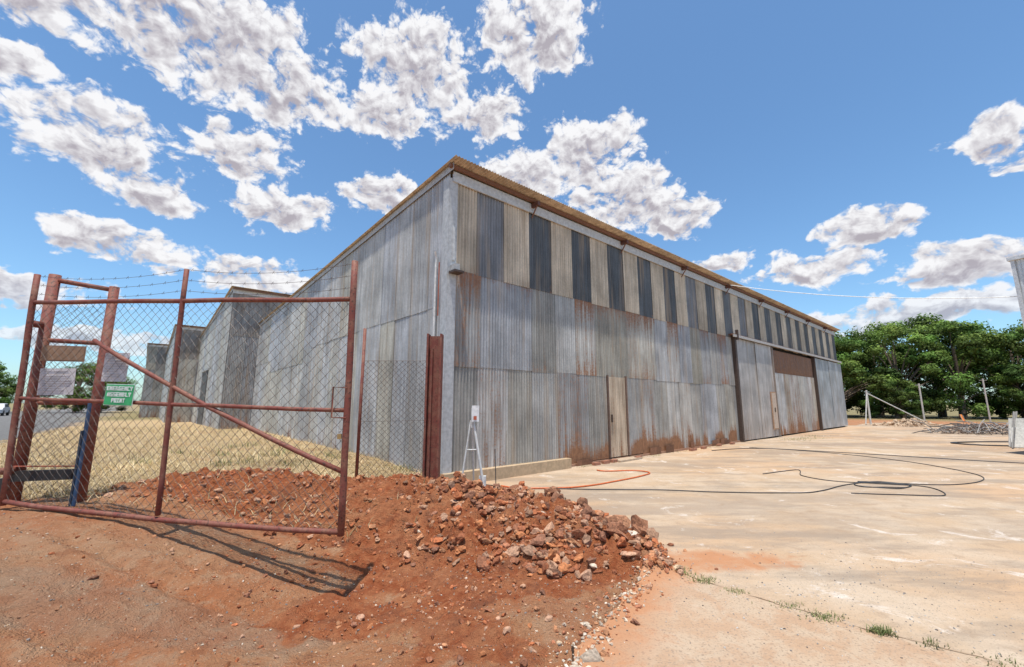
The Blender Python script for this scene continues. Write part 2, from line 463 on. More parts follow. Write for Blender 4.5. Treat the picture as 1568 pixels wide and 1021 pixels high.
# ------------------------------------------------------------ corrugated walls
PITCH = .0762
def corr(mb, side, u0, u1, z0, z1, off, col, rb=.0, rt=.0, const=0.0, amp=.0115, bend=.005, spp=6, plane=0.0):
    n = max(2, int((u1-u0)/PITCH*spp)); rows = 6
    vs = []; cs = []; fs = []; sd = random.uniform(0, 100)
    for i in range(n+1):
        u = u0+(u1-u0)*i/n
        zt = z1(u) if callable(z1) else z1
        zb = z0(u) if callable(z0) else z0
        wave = math.sin(2*math.pi*u/PITCH)
        edge = (1.0 - .25*(1-sm(0, .035, min(u-u0, u1-u))))*(1.0+.13*wave)   # darker sheet edges; valley shade and ridge light painted into the colour
        for j in range(rows+1):
            v = (0, .06, .2, .4, .65, .9, 1)[j]
            z = zb+(zt-zb)*v
            o = off+amp*wave+bend*noise.noise(Vector((u*1.3, z*.8, sd)))*1.5
            p = W(u, plane-o, z) if side == 'R' else W(plane-o, u, z)
            vs.append(p)
            r = const + rb*max(0, 1-v*4.0)*(.35+1.5*noise.noise(Vector((u*1.6, sd, 0)))+.4) + rt*max(0, (v-.75)*4)
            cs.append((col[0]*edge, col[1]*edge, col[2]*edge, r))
    for i in range(n):
        for j in range(rows):
            a = i*(rows+1)+j; q = (a, a+rows+1, a+rows+2, a+1)
            fs.append(q if side == 'R' else q[::-1])
    mb.add(vs, fs, cs)
def bst(mb, s0, s1, t0, t1, z0, z1, col=(1, 1, 1, 0), mat=0):
    mb.box(W(s0, t0, z0), S*(s1-s0), T*(t1-t0), Z*(z1-z0), col, mat)
def grey(lo=.34, hi=.46):
    g = random.uniform(lo, hi); w = random.uniform(-.008, .055)
    return (g+w*.7+.002, g+.004+w*.2, g+.016-w)

wh = empty('corrugated_iron_warehouse')
LEN = 30.4; DEP = 18.8
def rz(t_): return 6.32-.033*t_
mb = MB()
u = .02; k = 0
while u < LEN-.1:
    w = .63 if k == 0 else .762
    u1 = min(LEN, u+w)
    tan = (k % 2 == 0)
    if tan:
        g = random.uniform(.88, 1.12); col = (.53*g, .435*g, .325*g); off = .022
    else:
        g = random.uniform(.75, 1.2); col = (.105*g, .108*g, .113*g); off = .014
        if k in (1, 13, 19): col = (.20, .20, .21)
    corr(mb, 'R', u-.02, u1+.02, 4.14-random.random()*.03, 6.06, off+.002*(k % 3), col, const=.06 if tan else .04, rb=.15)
    u = u1; k += 1
u = .0
while u < 13.3:
    w = random.choice([.762, .762, 1.5]); u1 = min(13.35, u+w)
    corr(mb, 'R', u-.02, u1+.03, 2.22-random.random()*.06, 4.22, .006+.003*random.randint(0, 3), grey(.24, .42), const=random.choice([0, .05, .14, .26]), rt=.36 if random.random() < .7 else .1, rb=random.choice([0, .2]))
    u = u1
u = .0
while u < 13.3:
    w = random.choice([.762, .762, 1.2]); u1 = min(13.35, u+w)
    if 4.2 < u < 5.0: u1 = 5.03
    if 5.0 <= u < 5.7: u = 5.87; u1 = 6.6
    rbv = 1.5 if u > 2.9 else .15
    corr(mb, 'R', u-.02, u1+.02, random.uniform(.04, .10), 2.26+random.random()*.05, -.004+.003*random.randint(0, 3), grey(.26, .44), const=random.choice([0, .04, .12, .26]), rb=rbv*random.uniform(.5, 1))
    u = u1
mb.obj('long_wall_sheets', [IRON], wh, True)
mb = MB()
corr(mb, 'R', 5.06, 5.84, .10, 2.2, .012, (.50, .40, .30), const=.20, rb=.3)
mb.obj('tan_side_door', [IRON], wh, True)
mb = MB()
def flatdoor(s0, s1, z0, z1, off, col, rust=0.02, rb=.15):
    n = int((s1-s0)/.25)+1
    vs = []; cs = []; fs = []
    for i in range(n+1):
        for j in range(9):
            s_ = s0+(s1-s0)*i/n; z = z0+(z1-z0)*j/8
            vs.append(W(s_, -off-.012*noise.noise(Vector((s_*1.1, z*.7, off*50))), z))
            cs.append((*col, rust+rb*max(0, 1-j/3)))
    for i in range(n):
        for j in range(8): a_ = i*9+j; fs.append((a_, a_+9, a_+10, a_+1))
    mb.add(vs, fs, cs)
flatdoor(13.55, 15.5, .06, 4.10, .13, (.46, .435, .42), .05, .25)
flatdoor(15.47, 17.5, .06, 4.10, .142, (.50, .475, .46), .06, .25)
for i in range(9):
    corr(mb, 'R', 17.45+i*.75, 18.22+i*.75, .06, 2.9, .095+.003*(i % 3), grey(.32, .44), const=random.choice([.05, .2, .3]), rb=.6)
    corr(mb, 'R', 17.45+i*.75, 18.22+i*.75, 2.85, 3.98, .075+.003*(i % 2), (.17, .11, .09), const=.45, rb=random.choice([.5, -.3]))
flatdoor(24.2, 27.2, .08, 4.05, .17, (.40, .43, .45), 0, .05)
flatdoor(27.18, 30.3, .08, 4.05, .182, (.43, .455, .475), 0, .05)
mb.obj('sliding_doors', [IRON], wh, True)
mb = MB()
dk = (.07, .045, .035, 0); rs = (.20, .09, .055, 0)
bst(mb, 13.35, 13.50, -.16, -.02, 0, 4.25, dk)
bst(mb, 17.42, 17.50, -.20, -.05, 0, 4.05, (.25, .2, .17, 0))
bst(mb, 24.08, 24.2, -.24, -.05, 0, 4.1, dk)
bst(mb, 13.1, 30.3, -.26, -.20, 4.10, 4.20, (.45, .43, .41, 0))
bst(mb, 13.1, 30.3, -.22, -.03, 4.20, 4.235, rs)
bst(mb, 13.35, 13.42, -.3, -.2, 4.0, 4.4, dk)
bst(mb, 16.75, 17.35, -.19, -.155, .35, 2.0, (.45, .27, .17, 0))
bst(mb, 16.80, 17.30, -.197, -.193, .4, 1.95, (.56, .45, .36, 0))
bst(mb, 17.0, 17.04, -.23, -.2, 1.1, 1.3, dk)
bst(mb, 5.00, 5.045, -.05, .0, .1, 2.24, (.14, .09, .07, 0)); bst(mb, 5.85, 5.89, -.05, 0, .1, 2.24, (.2, .13, .1, 0))
bst(mb, 5.12, 5.16, -.06, -.03, 1.0, 1.2, dk)
bst(mb, .02, LEN, -.075, -.04, 5.98, 6.20, (.50, .52, .54, 0))
bst(mb, -.12, LEN+.1, -.17, -.10, 6.215, 6.285, (.19, .085, .05, 0))
for i in range(9):
    s_ = 2.25+3.62*i
    if s_ > LEN: break
    bst(mb, s_-.04, s_+.04, -.30, -.04, 6.10, 6.20, (.12, .05, .035, 0))
    mb.tube([W(s_, -.27, 6.16), W(s_, -.05, 5.86)], .018, 6, (.17, .075, .05, 0))
for i in range(12):
    t0 = i*DEP/12-.2*(i == 0); t1 = (i+1)*DEP/12+.02
    mb.add([W(-.055-.002*(i % 2), t0, rz(t0)-.16), W(-.055-.002*(i % 2), t1, rz(t1)-.16), W(-.055-.002*(i % 2), t1, rz(t1)+.03), W(-.055-.002*(i % 2), t0, rz(t0)+.03),
            W(.10, t1, rz(t1)+.035), W(.10, t0, rz(t0)+.035)], [(0, 3, 2, 1), (3, 5, 4, 2)], (.42, .42, .425, 0))
g = (.45, .46, .47, 0)
mb.box(W(-.05, -.045, .1), S*.20, T*.012, Z*5.95, g); mb.box(W(-.055, -.045, .1), S*.012, T*.22, Z*5.98, g)
bst(mb, -.02, .2, -.26, -.04, 4.02, 4.06, dk); bst(mb, .02, .14, -.2, -.05, 4.06, 4.2, (.40, .40, .40, 0))
bst(mb, .05, .1, -.045-.02, -.045, 4.3, 5.0, (.52, .53, .53, 0))
mb.tube([W(-.08, .35, 2.3), W(-.08, .35, 4.45), W(-.12, .33, 4.55)], .024, 8, (.70, .70, .68, 0))
mb.tube([W(-.08, .22, 3.2), W(-.08, .22, 4.3)], .014, 6, (.38, .12, .07, 0))
bst(mb, -.06, 3.35, -.16, .05, -.1, .235, (.48, .35, .22, 0)); bst(mb, 3.35, 13.4, -.035, .05, -.1, .07, (.36, .20, .13, 0))
bst(mb, 5.0, 6.0, -.35, -.04, -.1, .06, (.46, .35, .25, 0))
mb.obj('trim_and_brackets', [COLM], wh)
mb = MB()
for i in range(14):
    s0 = random.uniform(3.3, 12.8); L_ = random.uniform(.2, .6)
    if 4.9 < s0+L_ and s0 < 6: continue
    g_ = random.uniform(.5, 1.2); mb.box(W(s0, -.055-.004*i*.2, .02), S*L_, T*-.004, Z*random.uniform(.08, .24)+S*random.uniform(-.02, .02), (.24*g_, .11*g_, .06*g_, 0))
for i in range(9):
    s0 = random.uniform(3.3, 13); q_ = W(s0, -.12-random.random()*.1, .012); mb.box(q_, S*.22, T*-.1, Z*.07, (.36, .16, .10, 0))
mb.obj('rusted_base_flashing', [COLM], wh)
mb = MB()
u = .0
while u < DEP:
    w = random.choice([.762, .762, .762, 1.5]); u1 = min(DEP, u+w)
    zs = 3.45+.06*random.random()-(.5 if 9 < u < 14 else 0)
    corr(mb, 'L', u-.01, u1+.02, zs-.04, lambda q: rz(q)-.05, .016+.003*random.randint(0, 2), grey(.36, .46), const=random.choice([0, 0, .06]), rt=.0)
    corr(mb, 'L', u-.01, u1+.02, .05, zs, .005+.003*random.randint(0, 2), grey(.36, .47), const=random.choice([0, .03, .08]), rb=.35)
    u = u1
mb.obj('end_wall_sheets', [IRON], wh, True)
def roof(name, s0, s1, t0, t1, zf, parent, spp=6):
    mb = MB(); n = int((s1-s0)/PITCH*spp); vs = []; fs = []; cs = []
    for i in range(n+1):
        s_ = s0+(s1-s0)*i/n
        for j in range(5):
            tt = t0+(t1-t0)*(j/4)**2; vs.append(W(s_, tt, zf(tt)+.013*math.sin(2*math.pi*s_/PITCH)))
            cs.append((.50, .39, .27, .22))
    for i in range(n):
        for j in range(4): a_ = i*5+j; fs.append((a_, a_+5, a_+6, a_+1))
    mb.add(vs, fs, cs)
    ob = mb.obj(name, [IRON], parent, True)
    so = ob.modifiers.new('s', 'SOLIDIFY'); so.thickness = .004
roof('roof_sheets', -.14, LEN+.15, -.40, DEP, lambda q: rz(q), wh)
mb = MB()
bst(mb, .06, LEN-.05, .06, DEP-.05, -.2, 5.6)  # unseen dark box added inside the walls to stop light leaks
mb.obj('light_leak_blocker', [DARK], wh)
mb = MB()
bst(mb, LEN-.04, LEN, 0, DEP, 0, 6.1, (.38, .38, .39, 0)); bst(mb, 0.05, LEN-.05, DEP-.04, DEP, 0, 5.65, (.38, .38, .39, 0))
mb.obj('rear_walls', [IRON], wh)

for (a_, t0, t1, h0, sl, door) in [(1.35, 18.86, 35.0, 7.5, .05, True), (3.0, 35.1, 52, 7.6, .05, False), (4.6, 52.1, 76, 7.8, .04, False)]:
    e = empty('corrugated_iron_shed')
    zf = lambda q, h0=h0, t0=t0, sl=sl: h0-sl*(q-t0)
    mb = MB(); u = t0
    while u < t1:
        u1 = min(t1, u+1.524)
        corr(mb, 'L', u-.01, u1+.02, 0, lambda q: zf(q)-.04, .004*random.randint(1, 4), grey(.42, .52), const=random.choice([0, .05]), rb=.3, plane=-a_, spp=4)
        u = u1
    u = -a_
    while u < 9:
        u1 = u+.762
        corr(mb, 'R', u-.01, u1+.02, 0, 5.0, .004*random.randint(1, 3), grey(.28, .38), const=.16, plane=t0, spp=4, rb=.3)
        corr(mb, 'R', u-.01, u1+.02, 4.96, h0-.2, .008+.004*random.randint(1, 3), random.choice([(.25, .23, .215), (.38, .34, .28)]), const=.10, plane=t0, spp=4)
        u = u1
    mb.obj('wall_sheets', [IRON], e, True)
    roof('roof_sheets', -a_-.15, 26, t0-.3, t1, lambda q: zf(max(q, t0))+.02, e, spp=3)
    mb = MB()
    bst(mb, -a_+.05, 26, t0+.05, t1-.05, -.2, h0-1.2, (.3, .3, .3, 0), 1)  # unseen inner box, added to keep light from leaking through
    bst(mb, -a_-.05, 24, t0-.06, t0-.03, h0-.3, h0-.06, (.55, .55, .55, 0))
    bst(mb, -a_-.04, 24, t0-.2, t0-.12, h0-.1, h0-.02, (.2, .1, .06, 0))
    for i in range(10):
        ta = t0+(t1-t0)*i/10; tb = t0+(t1-t0)*(i+1)/10
        mb.add([W(-a_-.06, ta, zf(ta)-.15), W(-a_-.06, tb, zf(tb)-.15), W(-a_-.06, tb, zf(tb)+.04), W(-a_-.06, ta, zf(ta)+.04)], [(0, 3, 2, 1)], (.50, .50, .50, 0))
    if door:
        bst(mb, -a_-.07, -a_-.03, 26.5, 29.5, .1, 3.6, (.09, .085, .08, 0)); bst(mb, -a_-.12, -a_-.03, 26.3, 29.7, 3.6, 3.75, (.4, .4, .4, 0))
        bst(mb, -a_-.1, -a_-.03, 29.5, 29.65, .1, 3.6, (.4, .4, .4, 0))
    mb.obj('trim', [COLM, DARK], e)

# ------------------------------------------------------------ gate
def quadpt(Br, Bl, Tr, Tl, u, v):
    return (Br*(1-u)+Bl*u)*(1-v)+(Tr*(1-u)+Tl*u)*v
Br = Vector((-1.50, 3.90, .38)); Bl = Vector((-5.23, 4.52, .50)); Tr = Vector((-1.52, 3.90, 2.48)); Tl = Vector((-5.30, 4.52, 2.60))
def chain(mb, P, LU, LV, c, r, amp=.006, wob=.03):
    def line(a, b_):
        L = math.hypot(b_[0]-a[0], b_[1]-a[1])
        n = max(1, int(L/.11)); pts = []
        for i in range(n+1):
            q = i/n; U = a[0]+(b_[0]-a[0])*q; V = a[1]+(b_[1]-a[1])*q
            dx = wob*noise.noise(Vector((U*1.4, V*1.4, 1))); dv = wob*noise.noise(Vector((U*1.4, V*1.4, 7)))
            e = sm(0, .15, min(U, LU-U))*sm(0, .15, min(V, LV-V))
            p_ = P((U+dx*e)/LU, (V+dv*e)/LV)
            pts.append(p_+Vector((0, amp*(1 if i % 2 else -1)+wob*1.2*e*noise.noise(Vector((U, V, 3))), 0)))
        mb.tube(pts, r, 4, (1, 1, 1, 0), 0, caps=False)
    k = -LV
    while k < LU:
        a = (max(k, 0), max(-k, 0)); e = min(LU-k, LV); b_ = (k+e, e)
        if b_[0]-a[0] > .01: line(a, b_)
        k += c
    k = c/2
    while k < LU+LV:
        a = (max(0, k-LV), min(k, LV)); b_ = (min(k, LU), max(0, k-LU))
        if b_[0]-a[0] > .01: line(a, b_)
        k += c
gate = empty('chain_link_gate')
GP = lambda u, v: quadpt(Br, Bl, Tr, Tl, u, v)
mb = MB(); chain(mb, GP, 3.78, 2.1, .098, .0021); mb.obj('gate_mesh', [GALV], gate)
mb = MB()
def seg(a, b_, r, n=10, sag=0, N=8):
    a = Vector(a); b_ = Vector(b_)
    mb.tube([a+(b_-a)*(i/N)+Vector((0, 0, -sag*4*(i/N)*(1-i/N)))+Vector((0, .004*math.sin(i*1.7), .004*math.cos(i*2.3))) for i in range(N+1)], r, n)
seg(Br, Bl, .024, sag=.03); seg(Tr, Tl, .024, sag=-.005)
seg(GP(0, 0)-Z*.03, Vector((-1.53, 3.9, 2.86)), .030); seg(GP(1, -.02), Vector((-5.33, 4.52, 2.92)), .028)
seg(GP(.503, 0), Vector((-3.41, 4.21, 2.88)), .024)
seg(GP(0, .50), GP(1, .50), .020)
seg(GP(0, .24), GP(.772, .80), .022, sag=.05)
mb.tube([GP(0, .60)+Vector((.0, -.03, 0)), GP(.035, .60)+Vector((0, -.05, 0)), GP(.035, .47)+Vector((0, -.05, 0)), GP(0, .47)+Vector((0, -.03, 0))], .008, 6)
mb.obj('gate_frame', [RUST], gate, True)
mb = MB()
o = GP(.018, .38)+Vector((0, -.045, 0)); mb.box(o, (.035, 0, 0), (0, .02, 0), (0, 0, .045), (.35, .22, .08, 0)); mb.tube([o+Vector((.006, .01, .045)), o+Vector((.006, .01, .075)), o+Vector((.029, .01, .075)), o+Vector((.029, .01, .045))], .003, 6, (.5, .5, .5, 0))
mb.obj('padlock', [COLM], gate)
mb = MB()
for h0 in (.12, .24, .36):
    a0 = Vector((-1.53, 3.9, 2.48+h0)); a1 = Vector((-3.41, 4.21, 2.54+h0*.95)); a2 = Vector((-5.3, 4.52, 2.60+h0*.85))
    for a, b_ in ((a0, a1), (a1, a2)):
        N = 24; pts = [a+(b_-a)*(i/N)-Z*.05*4*(i/N)*(1-i/N)*(1+h0) for i in range(N+1)]
        mb.tube(pts, .002, 4)
        for i in range(1, N):
            if i % 2:
                q = pts[i]; mb.tube([q-Vector((.012, .01, .016)), q+Vector((.012, -.01, .016))], .0015, 3); mb.tube([q-Vector((-.012, .01, .016)), q+Vector((-.012, .01, .016))], .0015, 3)
mb.obj('barbed_wire', [GALV], gate)

gp = empty('braced_gate_post')
P1 = Vector((-5.42, 4.78, 0)); P2 = Vector((-4.86, 4.95, 0))
mb = MB()
mb.tube([P1+Z*.2, P1+Z*3.0], .054, 16); mb.tube([P2+Z*.2, P2+Z*2.90], .048, 16)
mb.tube([P1+Z*2.94, P2+Z*2.86], .028, 10); mb.tube([P1+Z*2.22, P2+Z*2.20], .026, 10); mb.tube([P1+Z*1.5, P2+Z*1.5], .022, 10)
for zz in (.75, 2.35):
    mb.box(P1+Vector((-.02, -.17, zz)), (.05, 0, 0), (0, .14, 0), (0, 0, .07));
mb.obj('posts_and_braces', [RUST], gp, True)
mb = MB()
d = (P2-P1); mb.box(P1+Vector((-.06, -.09, .66)), d*1.0, (0, .05, 0), (0, 0, .11), (.03, .028, .028, 0)); mb.box(P1+Vector((-.10, -.1, .36)), (.08, 0, 0), (0, .06, 0), (0, 0, .34), (.03, .028, .028, 0))
mb.tube([P1+Vector((-.0, -.06, .82)), P2+Vector((0, -.06, .80))], .008, 6, (.35, .08, .04, 0))
mb.obj('drop_bar', [COLM], gp)
mb = MB()
def PP(u, v): return P1*(1-u)+P2*u+Z*(.55+2.1*v)
chain(mb, PP, .58, 2.1, .098, .002); mb.obj('infill_mesh', [GALV], gp)
mb = MB(); mb.tube([(-4.70, 4.72, .3), (-4.72, 4.74, 1.50)], .018, 10, (.05, .10, .19, 0)); mb.box((-4.735, 4.70, .3), (.02, 0, 0), (0, .03, 0), (0, 0, .9), (.03, .05, .08, 0))
mb.obj('blue_marker_post', [COLM])

def sheet(name, center, xd, w, h, parts, tilt=0, bend=.01):
    mb = MB(); c = Vector(center); xd = Vector(xd).normalized(); nrm = xd.cross(Z); zd = (Z*math.cos(tilt)+xd*math.sin(tilt)); xx = xd*math.cos(tilt)-Z*math.sin(tilt)
    if nrm.y > 0: nrm = -nrm
    for k, (u0, u1, v0, v1, col) in enumerate(parts):
        o = c+xx*(u0-.5)*w+zd*(v0-.5)*h+nrm*(.004*min(k, 2))
        mb.box(o, xx*(u1-u0)*w, zd*(v1-v0)*h, nrm*.003, (*col, 0))
    return mb.obj(name, [COLM])
FONT = {'E': '111100111100111', 'M': '101111111101101', 'R': '110101110101101', 'G': '111100101101111', 'N': '101111111111101', 'C': '111100100100111', 'Y': '101101010010010',
        'A': '010101111101101', 'S': '111100111001111', 'B': '110101110101110', 'L': '100100100100111', 'P': '111101111100100', 'O': '111101101101111', 'I': '111010010010111', 'T': '111010010010010'}
def text(parts, s_, u0, u1, v0, v1, col):
    n = len(s_); cw = (u1-u0)/n
    for i, ch in enumerate(s_):
        g_ = FONT.get(ch)
        if not g_: continue
        for r in range(5):
            for q in range(3):
                if g_[r*3+q] == '1':
                    a = u0+i*cw+q*cw*.27; parts.append((a, a+cw*.28, v1-(r+1)*(v1-v0)/5, v1-r*(v1-v0)/5, col))
GD = (Br-Bl); GD.z = 0
wt = (.72, .76, .72)
parts = [(0, 1, 0, 1, (.62, .70, .62)), (.02, .98, .03, .97, (.04, .36, .13))]
text(parts, 'EMERGENCY', .06, .97, .70, .90, wt); text(parts, 'ASSEMBLY', .10, .94, .42, .62, wt); text(parts, 'POINT', .28, .76, .14, .34, wt)
sheet('emergency_assembly_point_sign', GP(.654, .535)+Vector((0, -.035, 0)), GD, .35, .215, parts, .03)
tx = [(0, 1, 0, 1, (.60, .56, .57))]
for i in range(9): tx.append((.1, random.uniform(.6, .92), .9-i*.09-.02, .9-i*.09, (.42, .41, .44)))
sheet('white_notice_board', GP(.70, .67)+Vector((0, .04, 0)), GD, .31, .30, tx, .02)
sheet('white_notice_board', (P1+P2)/2+Vector((-.02, -.10, 1.74)), P2-P1, .32, .30, tx, -.03)
sheet('brown_notice_board', (P1+P2)/2+Vector((0, -.10, 2.06)), P2-P1, .40, .18, [(0, 1, 0, 1, (.27, .15, .09)), (.04, .96, .08, .92, (.30, .18, .11))], 0)

mb = MB(); q = Vector((-1.30, 7.0, .1))
mb.box(q+Vector((-.125, -.09, 0)), (.03, 0, 0), (0, .2, 0), (0, 0, 2.55)); mb.box(q+Vector((.095, -.09, 0)), (.03, 0, 0), (0, .2, 0), (0, 0, 2.55))
mb.box(q+Vector((-.093, .0, 0)), (.186, 0, 0), (0, .02, 0), (0, 0, 2.52))
mb.tube([q+Vector((-.05, -.02, 0)), q+Vector((-.05, -.02, 2.3))], .03, 8)
mb.obj('rusty_steel_column', [RUST])
fe = empty('chain_link_fence')
mb = MB(); mb.tube([(-2.50, 7.0, .1), (-2.50, 7.0, 2.75)], .026, 10)
mb.obj('fence_post', [RUST], fe, True)
mb = MB()
chain(mb, lambda u, v: Vector((-2.5+1.1*u, 7.0, .25+1.95*v)), 1.1, 1.95, .098, .0026)
mb.tube([(-2.5, 7, 2.2), (-1.4, 7, 2.2)], .004, 5); mb.tube([(-2.5, 7, 1.2), (-1.4, 7, 1.22)], .003, 5)
mb.obj('fence_mesh', [GALV], fe)

ss_ = empty('notice_stand')
mb = MB(); b0 = Vector((-.66, 7.05, 0)); g = (.60, .60, .58, 0)
mb.tube([b0+Vector((-.17, -.05, .12)), b0+Vector((-.02, 0, 1.22))], .014, 8, g); mb.tube([b0+Vector((.22, -.08, .12)), b0+Vector((.02, 0, 1.22))], .02, 8, g)
mb.tube([b0+Vector((.02, .3, .05)), b0+Vector((0, .02, 1.2))], .014, 8, g); mb.tube([b0+Vector((-.08, -.02, .75)), b0+Vector((.1, -.02, .75))], .01, 8, g)
mb.tube([b0+Vector((.0, -.02, 1.1)), b0+Vector((.0, -.02, 1.42))], .012, 8, g)
mb.box(b0+Vector((.0, -.06, 1.2)), (.12, 0, 0), (0, .012, 0), (.0, 0, .26), (.75, .75, .74, 0)); mb.box(b0+Vector((.03, -.066, 1.23)), (.05, 0, 0), (0, .003, 0), (0, 0, .06), (.5, .12, .06, 0))
mb.box(b0+Vector((.13, -.05, .12)), (.11, 0, 0), (0, .08, 0), (0, 0, .22), (.6, .61, .6, 0))
mb.tube([b0+Vector((.40, .1, .05)), b0+Vector((.38, .08, .75))], .008, 6, (.05, .05, .05, 0))
mb.obj('stand_frame', [COLM], ss_)

# ------------------------------------------------------------ hoses and cables
def curve_obj(name, pts, r, mat, wig=.03):
    mb = MB(); P_ = [Vector((p_[0], p_[1], 0)) for p_ in pts]; out = []
    for i in range(len(P_)-1):
        a = P_[max(i-1, 0)]; b_ = P_[i]; c_ = P_[i+1]; d_ = P_[min(i+2, len(P_)-1)]
        for k in range(10):
            u = k/10
            q = .5*((2*b_)+(c_-a)*u+(2*a-5*b_+4*c_-d_)*u*u+(3*b_-a-3*c_+d_)*u**3)
            q.x += wig*noise.noise(q*1.3); q.y += wig*noise.noise(q*1.3+Vector((9, 9, 9)))
            out.append(Vector((q.x, q.y, height(q.x, q.y)+r+.003)))
    mb.tube(out, r, 6, (1, 1, 1, 0)); return mb.obj(name, [mat], None, True)
curve_obj('black_cable', [(-.5, 8.0), (.07, 7.75), (1.2, 7.6), (2.44, 7.55), (3.6, 7.35), (4.7, 7.3), (5.3, 7.5), (6.3, 8.1), (6.9, 8.2), (7.4, 7.8), (7.0, 7.1), (6.2, 7.15), (5.6, 7.3)], .008, HOSE)
coil = []
for i in range(17):
    a_ = i*.9; coil.append((6.75+(.42+.10*math.sin(i*1.9))*math.cos(a_), 8.0+(.30+.10*math.cos(i*2.3))*math.sin(a_)))
curve_obj('black_cable', [(5.3, 9.2), (6.4, 9.75), (6.0, 9.0), (6.2, 8.4)]+coil+[(8.0, 8.0), (9.3, 8.6), (9.9, 9.6), (10.1, 11.2), (9.4, 13.2), (7.9, 14.6)], .008, HOSE)
curve_obj('black_cable', [(6.3, 13.6), (8.2, 14.2), (10.5, 12.6), (12.5, 10.9), (15, 9.8)], .011, HOSE)
coil = [(19+2.6*math.cos(i*.8)*(1+.1*math.sin(i*3)), 15.8+.9*math.sin(i*.8)) for i in range(22)]
curve_obj('coiled_hose', coil, .020, HOSE)
curve_obj('orange_hose', [(-.2, 7.85), (.2, 7.65), (1.1, 7.75), (2.0, 8.35), (2.9, 9.2), (2.75, 9.6), (2.1, 9.55), (1.9, 9.7)], .013, ORANGE)
mb = MB(); a = W(12.9, -.35, 6.15); b_ = Vector((15.2, 12, 4.62)); mb.tube([a+(b_-a)*(i/20)-Z*.25*4*(i/20)*(1-i/20) for i in range(21)], .013, 6, (.85, .85, .83, 0)); mb.obj('overhead_power_line', [COLM])

# ------------------------------------------------------------ right edge shed
e = empty('white_metal_shed')
mb = MB()
o = Vector((14.95, 12.0, 0)); dx = Vector((.92, .39, 0)); dy = Vector((.39, -.92, 0))
n = 80; vs = []; fs = []
for i in range(n*3+1):
    u = 6.0*i/(n*3)
    for z in (0, 3, 5.7): vs.append(o+dy*(u)+Vector((-1, -.2, 0))*.012*math.sin(2*math.pi*u/.09)+Z*z)
for i in range(n*3):
    for j in range(2): a_ = i*3+j; fs.append((a_, a_+3, a_+4, a_+1))
mb.add(vs, fs, (.62, .63, .64, .02)); mb.box(o+dx*.05, dy*6, dx*6, Z*5.6, (.4, .4, .4, 0))
mb.obj('wall_sheets', [IRON], e, True)
mb = MB(); mb.box(o+Vector((-.10, .02, 5.7)), dy*6, dx*6.3, Z*.10, (.62, .63, .64, 0)); mb.box(o+Vector((-.05, -.02, 0)), dx*.07, dy*.08, Z*5.7, (.6, .61, .62, 0))
mb.obj('roof_trim', [COLM], e)
mb = MB()
for i, (x, y, l) in enumerate([(17.2, 14.9, 1.3), (17.55, 15.1, 1.1), (16.9, 14.6, .9)]):
    mb.box((x, y, .02), (l, -.2, 0), (.02, .04, .0), (.35, .15, .95-.15*i), (.7, .7, .68, 0))
    mb.tube([(x-.3, y-.3, .03), (x+.5, y+.1, 1.2)], .02, 6, (.25, .24, .23, 0))
mb.obj('leaning_metal_panels', [COLM])

# ------------------------------------------------------------ far yard clutter
mb = MB()
for i in range(200):
    x = random.gauss(26.5, .8); y = random.gauss(28.5, .6); k = random.uniform(.05, .16)
    v, f = random.choice(R2); o = Vector((x, y, max(0, .55-.4*math.hypot((x-26.5)/1.3, y-28.5))*random.random())); g_ = random.uniform(.7, 1.2)
    mb.add([o+p_*k for p_ in v], f, (.52*g_, .38*g_, .26*g_, 0))
mb.obj('spoil_heap', [CLOD])
mb = MB()
for i in range(200):
    x = random.gauss(23.5, 1.0); y = random.gauss(21.0, .6); a_ = random.uniform(0, 3.14); L = random.uniform(.3, 1.1)
    d_ = Vector((math.cos(a_), math.sin(a_), random.gauss(0, .25)))*L; z = random.random()*.4*max(.1, 1-abs(x-23.5)/2.4)
    mb.tube([Vector((x, y, z+.03)), Vector((x, y, z+.08))+d_*.5+Z*.05, Vector((x, y, max(.03, z)))+d_], random.uniform(.01, .025), 5, random.choice([(.16, .10, .07, 0), (.3, .28, .26, 0), (.12, .11, .10, 0)]))
mb.obj('scrap_metal_heap', [COLM])
def chair(x, y, col):
    e = empty('orange_plastic_chair'); mb = MB(); rot = Matrix.Rotation(.5, 3, 'Z'); o = Vector((x, y, 0))
    def P_(a, b_, c_): return o + rot @ Vector((a, b_, c_))
    def gridf(fn, n=6):
        vs = [fn(i/n, j/n) for i in range(n+1) for j in range(n+1)]; fs = [(i*(n+1)+j, (i+1)*(n+1)+j, (i+1)*(n+1)+j+1, i*(n+1)+j+1) for i in range(n) for j in range(n)]
        mb.add(vs, fs, col)
    gridf(lambda u, v: P_(-.23+.46*u, -.22+.44*v, .46-.03*math.sin(math.pi*u)*math.sin(math.pi*v)))
    gridf(lambda u, v: P_((-.22+.44*u)*(1-.15*v), .22+.10*v+.04*math.sin(math.pi*u), .48+.40*v))
    for sx in (-.21, .21):
        mb.tube([P_(sx, -.24, 0), P_(sx, -.2, .45), P_(sx, .2, .45), P_(sx, .26, 0)], .014, 6, (.3, .3, .3, 0)); mb.tube([P_(sx, .2, .45), P_(sx*.9, .3, .86)], .012, 6, (.3, .3, .3, 0))
    mb.obj('seat_and_frame', [COLM], e)
chair(24.9, 23.2, (.75, .25, .05, 0))
for (x, y, h) in [(29.5, 30.5, 2.9), (37, 33, 3.4), (34.5, 28.0, 2.8)]:
    mb = MB(); mb.tube([(x, y, 0), (x, y, h)], .05, 8, (.50, .47, .42, 0)); mb.tube([(x-.3, y, h*.96), (x+.3, y, h*.96)], .02, 6, (.3, .28, .25, 0)); mb.obj('timber_fence_post', [COLM])
mb = MB(); x, y = 25.2, 30.0
